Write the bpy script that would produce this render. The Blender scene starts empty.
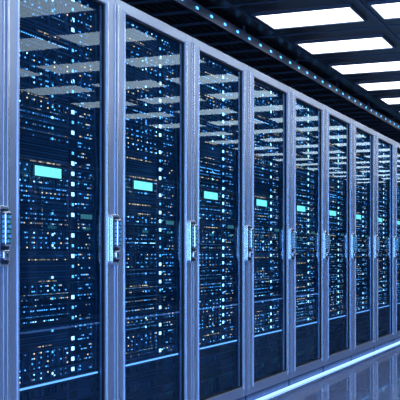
import bpy, bmesh, math, random
from mathutils import Vector, Matrix
random.seed(7)
S = bpy.context.scene
S.view_settings.view_transform = 'Standard'
COL = S.collection
W = 0.9; H = 2.115; Y0 = 4.09; CEIL = 2.44; D = 2.115; CAMZ = 0.939
OPP = 4.35

# ---------------- materials ----------------
def mat(name, base=(.5,.5,.5), rough=.5, metal=0., emis=None, es=0., noise=None, spec=.5, sample=True):
    m = bpy.data.materials.new(name); m.use_nodes = True
    nt = m.node_tree; b = nt.nodes['Principled BSDF']
    b.inputs['Base Color'].default_value = (*base, 1)
    b.inputs['Roughness'].default_value = rough
    b.inputs['Metallic'].default_value = metal
    b.inputs['Specular IOR Level'].default_value = spec
    if emis:
        b.inputs['Emission Color'].default_value = (*emis, 1)
        b.inputs['Emission Strength'].default_value = es
    if noise:
        tc = nt.nodes.new('ShaderNodeTexCoord'); mp = nt.nodes.new('ShaderNodeMapping')
        mp.inputs['Scale'].default_value = noise[0]
        nt.links.new(tc.outputs['Object'], mp.inputs['Vector'])
        nz = nt.nodes.new('ShaderNodeTexNoise'); nz.inputs['Scale'].default_value = 1.0
        nz.inputs['Detail'].default_value = 4
        nt.links.new(mp.outputs[0], nz.inputs['Vector'])
        rp = nt.nodes.new('ShaderNodeMapRange')
        rp.inputs['To Min'].default_value = noise[1]; rp.inputs['To Max'].default_value = noise[2]
        nt.links.new(nz.outputs['Fac'], rp.inputs['Value'])
        nt.links.new(rp.outputs[0], b.inputs['Roughness'])
    if not sample: m.cycles.emission_sampling = 'NONE'
    return m

steel = mat('brushed_steel', (.38,.51,.74), .38, .6, noise=((14,14,1.2),.32,.40))
trimst = mat('polished_trim', (.66,.78,.96), .25, .8, noise=((14,14,1.2),.2,.26))
steel_d = mat('dark_steel', (.08,.13,.22), .4, .6, noise=((20,20,3),.3,.5))
black = mat('rack_black', (.006,.012,.024), .5, noise=((9,9,9),.35,.6))
hi_trim = mat('unit_highlight_trim', (.08,.25,.48), .35, .5, noise=((9,9,9),.3,.4))
bez1 = mat('bezel_navy', (.020,.080,.20), .35, .3, noise=((60,60,60),.3,.5))  # blue interior glow is put into the bezel base colours
bez2 = mat('bezel_slate', (.045,.14,.30), .35, .4, noise=((60,60,60),.3,.5))
bez3 = mat('bezel_dark', (.007,.026,.07), .3, .2, noise=((60,60,60),.25,.45))
gasket = mat('rubber_gasket', (.01,.01,.014), .7, noise=((9,9,9),.6,.8))
cable_m = mat('patch_cable_blue', (.03,.16,.38), .45, noise=((50,50,50),.4,.5))
L_amb = mat('led_amber', (0,0,0), emis=(1,.76,.42), es=1.7, sample=False)
L_dim = mat('led_amber_dim', (0,0,0), emis=(.9,.70,.42), es=.5, sample=False)
L_blu = mat('led_blue', (0,0,0), emis=(.08,.42,1), es=2.6, sample=False)
L_bld = mat('led_blue_dim', (0,0,0), emis=(.05,.34,.9), es=.95, sample=False)
L_wht = mat('led_ice', (0,0,0), emis=(.28,.66,1), es=4.2, sample=False)
L_cya = mat('lcd_cyan', (0,0,0), emis=(.20,.9,.90), es=1.6, sample=False)
L_cyd = mat('lcd_teal_dim', (0,0,0), emis=(.10,.42,.52), es=.45, sample=False)
L_str = mat('blue_strip', (0,0,0), emis=(.14,.42,1), es=2.0, sample=False)
L_base = mat('base_light_strip', (0,0,0), emis=(.22,.44,1), es=2.9)
PANEL = mat('light_diffuser', (.8,.8,.8), emis=(1,.99,.96), es=3.1)
MATS = [steel, trimst, steel_d, black, hi_trim, bez1, bez2, bez3, gasket, cable_m, L_amb, L_dim, L_blu, L_bld, L_wht, L_cya, L_cyd, L_str, L_base, PANEL]
IX = {m.name:i for i,m in enumerate(MATS)}

# glass (thin pane, blue haze painted in as a diffuse share)
glass = bpy.data.materials.new('tinted_glass'); glass.use_nodes = True
nt = glass.node_tree; nt.nodes.clear()
o = nt.nodes.new('ShaderNodeOutputMaterial'); mx = nt.nodes.new('ShaderNodeMixShader')
tr = nt.nodes.new('ShaderNodeBsdfTransparent'); tr.inputs[0].default_value = (.82,.93,1,1)
df = nt.nodes.new('ShaderNodeBsdfDiffuse'); df.inputs[0].default_value = (.02,.17,.55,1)
m2 = nt.nodes.new('ShaderNodeMixShader'); m2.inputs[0].default_value = .075
gl = nt.nodes.new('ShaderNodeBsdfGlossy'); gl.inputs['Roughness'].default_value = .008
gl.inputs[0].default_value = (.50,.70,.86,1)
fr = nt.nodes.new('ShaderNodeFresnel'); fr.inputs[0].default_value = 1.5
nt.links.new(tr.outputs[0], m2.inputs[1]); nt.links.new(df.outputs[0], m2.inputs[2])
nt.links.new(fr.outputs[0], mx.inputs[0]); nt.links.new(m2.outputs[0], mx.inputs[1]); nt.links.new(gl.outputs[0], mx.inputs[2])
nt.links.new(mx.outputs[0], o.inputs[0])

# ---------------- mesh builder ----------------
class MB:
    def __init__(s): s.v=[]; s.f=[]; s.m=[]
    def box(s, x0,x1,y0,y1,z0,z1, m):
        b=len(s.v); i=IX[m]
        s.v += [(x0,y0,z0),(x1,y0,z0),(x1,y1,z0),(x0,y1,z0),(x0,y0,z1),(x1,y0,z1),(x1,y1,z1),(x0,y1,z1)]
        for q in ((0,3,2,1),(4,5,6,7),(0,1,5,4),(1,2,6,5),(2,3,7,6),(3,0,4,7)):
            s.f.append(tuple(b+k for k in q)); s.m.append(i)
    def led(s, x, y, z, w, h, m, t=.002):
        s.box(x, x+t, y-w/2, y+w/2, z-h/2, z+h/2, m)
    def tube(s, pts, r, m, n=6):
        i=IX[m]; rings=[]
        for k,p in enumerate(pts):
            p=Vector(p); a=Vector(pts[max(k-1,0)]); c=Vector(pts[min(k+1,len(pts)-1)])
            d=(c-a).normalized(); u=d.orthogonal().normalized(); w=d.cross(u)
            b=len(s.v); rings.append(b)
            for j in range(n):
                q=p+u*r*math.cos(2*math.pi*j/n)+w*r*math.sin(2*math.pi*j/n); s.v.append(tuple(q))
        for a,b in zip(rings,rings[1:]):
            for j in range(n):
                s.f.append((a+j,a+(j+1)%n,b+(j+1)%n,b+j)); s.m.append(i)
    def mesh(s, name, bevel=0):
        me=bpy.data.meshes.new(name); me.from_pydata(s.v,[],s.f)
        used=sorted(set(s.m)); mp={u:k for k,u in enumerate(used)}
        for u in used: me.materials.append(MATS[u])
        for p,i in zip(me.polygons,s.m): p.material_index=mp[i]
        if bevel:
            bm=bmesh.new(); bm.from_mesh(me)
            bmesh.ops.bevel(bm, geom=list(bm.edges), offset=bevel, segments=2, affect='EDGES', profile=.5)
            bm.to_mesh(me); bm.free()
        me.update(); return me
def obj(name, me, parent=None, loc=(0,0,0)):
    o=bpy.data.objects.new(name, me); COL.objects.link(o); o.location=loc
    if parent: o.parent=parent
    return o

# ---------------- rack part meshes (front faces +X, centre y=0, base z=0) ----------------
HW = W/2-.003
ST = .088
b=MB()
b.box(-.035,0,-HW,-HW+ST,.06,H,'brushed_steel')
b.box(-.035,0,HW-ST,HW,.06,H,'brushed_steel')
b.box(-.034,-.001,-HW+ST,HW-ST,H-.05,H,'brushed_steel')
b.box(-.034,-.001,-HW+ST,HW-ST,.06,.12,'brushed_steel')
b.box(0,.006,-HW+.004,-HW+.020,.09,H-.03,'polished_trim')
b.box(0,.004,HW-.014,HW-.004,.09,H-.03,'polished_trim')
b.box(-.002,.005,HW-ST+.001,HW-ST+.014,.10,H-.04,'polished_trim')
b.box(-.002,.005,-HW+ST-.012,-HW+ST-.001,.10,H-.04,'polished_trim')
frame_me=b.mesh('door_frame',.0022)
b=MB()
g=HW-ST
for a in (-1,1):
    y0,y1=sorted((a*g,a*(g-.007)))
    b.box(-.022,-.010,y0,y1,.12,H-.05,'rubber_gasket')
b.box(-.022,-.010,-g,g,.12,.127,'rubber_gasket'); b.box(-.022,-.010,-g,g,H-.057,H-.05,'rubber_gasket')
gask_me=b.mesh('door_gasket')
gm=bpy.data.meshes.new('door_glass')
gm.from_pydata([(-.016,-g,.12),(-.016,g,.12),(-.016,g,H-.05),(-.016,-g,H-.05)],[],[(0,1,2,3)]); gm.materials.append(glass)
# body
b=MB()
b.box(-1.0,-.04,-HW,-HW+.02,.05,H-.004,'rack_black'); b.box(-1.0,-.04,HW-.02,HW,.05,H-.004,'rack_black')
b.box(-1.0,-.04,-HW+.02,HW-.02,H-.03,H-.004,'rack_black'); b.box(-1.0,-.98,-HW+.02,HW-.02,.05,H-.03,'rack_black')
b.box(-1.0,-.04,-HW+.02,HW-.02,.05,.08,'rack_black')
b.box(-.98,-.02,-HW+.01,HW-.01,0,.05,'dark_steel')
for a in (-1,1):
    y0,y1=sorted((a*.352,a*.395)); b.box(-.075,-.055,y0,y1,.08,H-.03,'dark_steel')
    for k in range(44):
        z=.14+k*.0445; b.box(-.056,-.054,a*.372-.005,a*.372+.005,z,z+.012,'rack_black')
b.box(-.10,-.045,-.35,.35,.398,.414,'dark_steel')
b.box(-.044,-.040,-.35,.35,.402,.409,'blue_strip')
body_me=b.mesh('cabinet_body')

def servers(seed):
    R=random.Random(seed); b=MB(); X=-.058
    P=.0445
    z=.13
    def leds_row(z,y0,y1,st,pal,p):
        y=y0
        while y<y1:
            if R.random()<p: b.led(X,y,z,.0058,.0042,R.choice(pal))
            y+=st
    while z<H-.08:
        u=R.choice((1,1,1,2)) 
        if z+u*P>H-.035: u=1
        if z<.40<z+u*P: u=1
        if .37<z<.42: z=.42
        h=u*P-.004; bz=R.choice(('bezel_navy','bezel_slate','bezel_dark','bezel_dark','bezel_navy'))
        lower = z<.40
        b.box(X-.5,X,-.35,.35,z,z+h,bz)
        b.box(X,X+.003,-.334,.334,z+h-.003,z+h,'unit_highlight_trim')  # lighter strip paints a highlight along each unit's top edge
        for a in (-1,1):
            y0,y1=sorted((a*.335,a*.349)); b.box(X,X+.004,y0,y1,z+.004,z+h-.004,'dark_steel')
        t=R.random()
        if t<.45:  # switch with ports
            for r in range(u*2):
                zz=z+.012+r*.019
                for k in range(24):
                    y=-.30+k*.017
                    b.box(X,X+.0015,y,y+.011,zz-.004,zz+.006,'rack_black')
                if not lower: leds_row(zz+.009,-.30,.11,.017,R.choice((['led_amber','led_amber_dim','led_blue_dim','led_blue'],['led_blue_dim','led_blue'],['led_blue'],['led_amber_dim','led_blue_dim','led_blue'],['led_blue_dim'],['led_blue','led_ice','led_blue_dim'])),R.choice((.25,.5,.8)))
        elif t<.78:  # drive bays
            n=8
            for k in range(n):
                y=-.31+k*.053
                b.box(X,X+.004,y,y+.047,z+.005,z+h-.005,'bezel_dark' if bz!='bezel_dark' else 'bezel_navy')
                b.box(X+.004,X+.007,y+.004,y+.008,z+.008,z+h-.008,'unit_highlight_trim')
                if lower: continue
                for q in range(u*2):
                    if R.random()<.55: b.led(X+.004,y+.04,z+.011+q*.02,.0064,.005,R.choice(['led_blue','led_blue_dim','led_amber','led_blue','led_blue_dim','led_ice']))
                    if R.random()<.45: b.led(X+.004,y+.026,z+.011+q*.02,.0064,.0045,R.choice(['led_blue_dim','led_amber_dim','led_blue','led_blue']))
        else: # vent slats
            for k in range(u*3):
                zz=z+.008+k*.012
                b.box(X,X+.003,-.30,.11,zz,zz+.004,'unit_highlight_trim' if k%2 else 'dark_steel')
            if not lower:
                leds_row(z+.006,R.uniform(-.3,-.1),R.uniform(0,.11),.012,['led_amber','led_amber_dim','led_amber_dim'],.7)
        b.box(X,X+.003,.125,.185,z+.004,z+h-.004,'bezel_dark')
        for uu in range(u):
            zc=z+.021+uu*P
            r=R.random()
            if not lower:
                if r<.6: b.led(X+.003,.15,zc,.021,.016,'led_ice')
                elif r<.85: b.led(X+.003,.15,zc,.014,.012,'led_blue')
                if R.random()<.5: b.led(X+.003,.176,zc+.004,.006,.005,R.choice(['led_blue','led_blue','led_ice']))
                if R.random()<.45: b.led(X+.003,-.02,zc,.010,.009,R.choice(['led_blue','led_ice','led_blue']))
                for k in range(9):
                    for q in (-.009,.006):
                        if R.random()<.38: b.led(X,.205+k*.014,zc+q,.006,.0048,R.choice(['led_amber_dim','led_blue','led_blue_dim','led_amber','led_blue','led_blue','led_blue_dim','led_blue_dim']))
        b.box(X,X+.012,.318,.326,z+.01,z+h-.01,'dark_steel')
        z+=u*P
    b.box(X,X+.012,-.185,.05,1.251,1.303,'rack_black'); 
    b.box(X+.012,X+.014,-.170,.035,1.257,1.297,'lcd_cyan')
    b.box(X,X+.009,.205,.315,1.090,1.118,'rack_black'); b.box(X+.009,X+.011,.21,.31,1.094,1.114,'lcd_teal_dim')
    return b.mesh('server_units')
serv=[servers(i*13+5) for i in range(5)]

def cables(seed):
    R=random.Random(seed); b=MB()
    for k in range(14):
        y0=R.uniform(-.3,.3); z0=R.uniform(1.72,2.0); y1=y0+R.uniform(-.18,.18); z1=z0-R.uniform(.03,.2)
        pts=[]
        for i in range(9):
            t=i/8; pts.append((-.052+.022*math.sin(math.pi*t), y0+(y1-y0)*t, z0+(z1-z0)*t-.05*math.sin(math.pi*t)))
        b.tube(pts,.003,'patch_cable_blue')
    for a in (-.338,.338):
        pts=[(-.045+.004*math.sin(i*.9), a+.006*math.sin(i*1.3+seed), .42+i*.1) for i in range(17)]
        b.tube(pts,.004,'patch_cable_blue')
    return b.mesh('patch_cables')
cab=[cables(3),cables(9)]

def rounded(w,h,r,x0,x1,m,bv=.003,cy=0,cz=0):
    bm=bmesh.new(); vs=[]
    for (sy,sz,a0) in ((1,1,0),(-1,1,90),(-1,-1,180),(1,-1,270)):
        for k in range(6):
            a=math.radians(a0+k*18)
            vs.append(bm.verts.new((x0,cy+sy*(w/2-r)+r*math.cos(a),cz+sz*(h/2-r)+r*math.sin(a))))
    f=bm.faces.new(vs); bm.normal_update()
    if f.normal.x<0: f.normal_flip()
    e=bmesh.ops.extrude_face_region(bm,geom=[f]); nv=[v for v in e['geom'] if isinstance(v,bmesh.types.BMVert)]
    bmesh.ops.translate(bm,verts=nv,vec=(x1-x0,0,0))
    top=[ed for ed in bm.edges if all(abs(v.co.x-x1)<1e-6 for v in ed.verts)]
    bmesh.ops.bevel(bm,geom=top,offset=bv,segments=2,affect='EDGES',profile=.5)
    bmesh.ops.recalc_face_normals(bm,faces=bm.faces)
    me=bpy.data.meshes.new('h'); bm.to_mesh(me); bm.free()
    V=[tuple(v.co) for v in me.vertices]; F=[tuple(p.vertices) for p in me.polygons]
    return V,F,m
b=MB()
for V,F,m in (rounded(.072,.228,.016,0,.020,'polished_trim'),
              rounded(.054,.206,.010,.0195,.022,'bezel_dark',.001),
              rounded(.038,.13,.012,.021,.040,'polished_trim',.005,0,.028),
              rounded(.038,.038,.010,.021,.032,'polished_trim',.003,0,-.07)):
    n=len(b.v); b.v+=V; b.f+=[tuple(n+i for i in f) for f in F]; b.m+=[IX[m]]*len(F)
b.box(.0385,.0405,-.0145,.0145,-.028,.084,'bezel_dark')
for r in range(6):
    for c in range(2):
        b.box(.0405,.0418,-.012+c*.0135,-.0015+c*.0135,-.024+r*.018,-.012+r*.018,'lcd_teal_dim' if (r+c)%2 else 'led_blue_dim')
b.box(.0315,.034,-.004,.004,-.076,-.064,'rack_black')
b.box(.024,.035,-.0200,-.0185,-.030,.086,'bezel_dark')
for r in range(6):
    b.box(.0255,.0335,-.0212,-.0200,-.024+r*.018,-.012+r*.018,'led_blue_dim')
hand_me=b.mesh('swing_handle')

def rack(yc, x=0, flip=False, k=0):
    e=bpy.data.objects.new('server_rack',None); COL.objects.link(e); e.location=(x,yc,0); e.empty_display_size=.2
    if flip: e.rotation_euler=(0,0,math.pi)
    obj('cabinet_body',body_me,e); obj('door_frame',frame_me,e); obj('door_gasket',gask_me,e); obj('door_glass',gm,e)
    obj('server_units',serv[k%5],e); obj('patch_cables',cab[k%2],e)
    obj('swing_handle',hand_me,e,(0,HW-.034,1.005))
for i in range(-4,14):
    rack(Y0+(i+.5)*W,0,False,i*3+i//4)
for i in range(-4,22):
    rack(Y0+(i+.5)*W,OPP,True,i+2)

for nm,xa,xb in (('floor_light_strip',.004,.018),('floor_light_strip.001',OPP-.018,OPP-.004)):
    b=MB(); b.box(xa,xb,Y0-4*W,Y0+(14 if xa<1 else 22)*W,.0,.013,'base_light_strip'); obj(nm,b.mesh('floor_light_strip'))

# ---------------- room ----------------
YA,YB=-2.0,Y0+22*W+.6; XA,XB=-1.6,OPP+1.6
fl=bpy.data.materials.new('polished_floor'); fl.use_nodes=True; nt=fl.node_tree; p=nt.nodes['Principled BSDF']
tc=nt.nodes.new('ShaderNodeTexCoord'); br=nt.nodes.new('ShaderNodeTexBrick')
br.offset=0; br.inputs['Scale'].default_value=1; br.inputs['Brick Width'].default_value=.6; br.inputs['Row Height'].default_value=.6
br.inputs['Mortar Size'].default_value=.004
br.inputs['Color1'].default_value=(.18,.27,.55,1); br.inputs['Color2'].default_value=(.20,.30,.60,1); br.inputs['Mortar'].default_value=(.05,.08,.18,1)
nt.links.new(tc.outputs['Object'],br.inputs['Vector']); nt.links.new(br.outputs['Color'],p.inputs['Base Color'])
p.inputs['Roughness'].default_value=.04; p.inputs['Specular IOR Level'].default_value=1
p.inputs['IOR'].default_value=1.6
wallm=mat('wall_paint_dark',(.03,.04,.07),.6,noise=((4,4,4),.5,.7))
ceilm=mat('ceiling_black',(.006,.008,.013),.3,noise=((3,3,3),.25,.4))
for m in (wallm,ceilm,fl): MATS.append(m); IX[m.name]=len(MATS)-1
b=MB(); b.box(XA,XB,YA,YB,-.1,0,'polished_floor'); obj('floor',b.mesh('floor'))
b=MB(); b.box(XA,XB,YA,YB,CEIL,CEIL+.1,'ceiling_black'); obj('ceiling',b.mesh('ceiling'))
for nm,a in (('wall_left',(XA-.1,XA,YA,YB)),('wall_right',(XB,XB+.1,YA,YB)),('wall_back',(XA,XB,YB,YB+.1)),('wall_front',(XA,XB,YA-.1,YA))):
    b=MB(); b.box(*a,0,CEIL,'wall_paint_dark'); obj(nm,b.mesh(nm))
b=MB()
for x in [.05-.065+.73*k for k in range(-2,7)]: b.box(x-.006,x+.006,YA,YB,CEIL-.006,CEIL,'dark_steel')
y=5.91-.255-9*.9
while y<YB:
    if y>YA: b.box(XA,XB,y-.006,y+.006,CEIL-.005,CEIL,'dark_steel')
    y+=.9
obj('trim_1',b.mesh('ceiling_grid'))
b=MB(); b.box(-.3,.3,-.195,.195,-.012,-.004,'light_diffuser')
for a in ((-.315,-.3,-.21,.21),(.3,.315,-.21,.21),(-.3,.3,-.21,-.195),(-.3,.3,.195,.21)): b.box(*a,-.018,0,'dark_steel')
lp=b.mesh('ceiling_light')
for c in range(4):
    for r in range(-7,17):
        obj('ceiling_light',lp,None,(.34+.73*c,6.09+.9*r,CEIL-.001))
b=MB(); T0,T1=Y0-4*W,Y0+14*W
for x in (-.50,-.14): b.box(x-.01,x+.01,T0,T1,CEIL-.10,CEIL-.04,'dark_steel')
y=T0+.1
while y<T1-.1:
    b.box(-.49,-.15,y-.012,y+.012,CEIL-.09,CEIL-.075,'dark_steel'); y+=.3
for k in range(6):
    xx=-.44+k*.05; b.tube([(xx+.01*math.sin(j*1.7+k),T0+.1+j*.4,CEIL-.066+.004*math.sin(j+k)) for j in range(int((T1-T0)/.4))],.010,'rack_black',8)
y=T0+.15
while y<T1:
    b.led(-.130,y,CEIL-.07,.034,.014,'led_blue',.003); y+=.225
y=T0+.9
while y<T1:
    for x in (-.5,-.14): b.box(x-.006,x+.006,y-.006,y+.006,CEIL-.045,CEIL,'dark_steel')
    y+=1.2
obj('cable_tray',b.mesh('cable_tray'))

def area(name,loc,rot,sx,sy,e,c):
    l=bpy.data.lights.new(name,'AREA'); l.shape='RECTANGLE'; l.size=sx; l.size_y=sy; l.energy=e; l.color=c
    o=bpy.data.objects.new(name,l); COL.objects.link(o); o.location=loc; o.rotation_euler=rot
area('blue_fill_light',(2.2,YA+.1,1.3),(math.radians(90),0,0),3.2,2.0,180,(.30,.55,1))  # added blue fill behind the camera, brightens frames and jambs
w=bpy.data.worlds.new('w'); S.world=w; w.use_nodes=True
w.node_tree.nodes['Background'].inputs[0].default_value=(.02,.04,.1,1)

cd=bpy.data.cameras.new('camera'); cd.sensor_width=36; cd.lens=90; cd.shift_y=.135
co=bpy.data.objects.new('camera',cd); COL.objects.link(co)
co.location=(D,0,CAMZ); co.rotation_euler=(math.radians(90),0,math.atan(.415))
S.camera=co
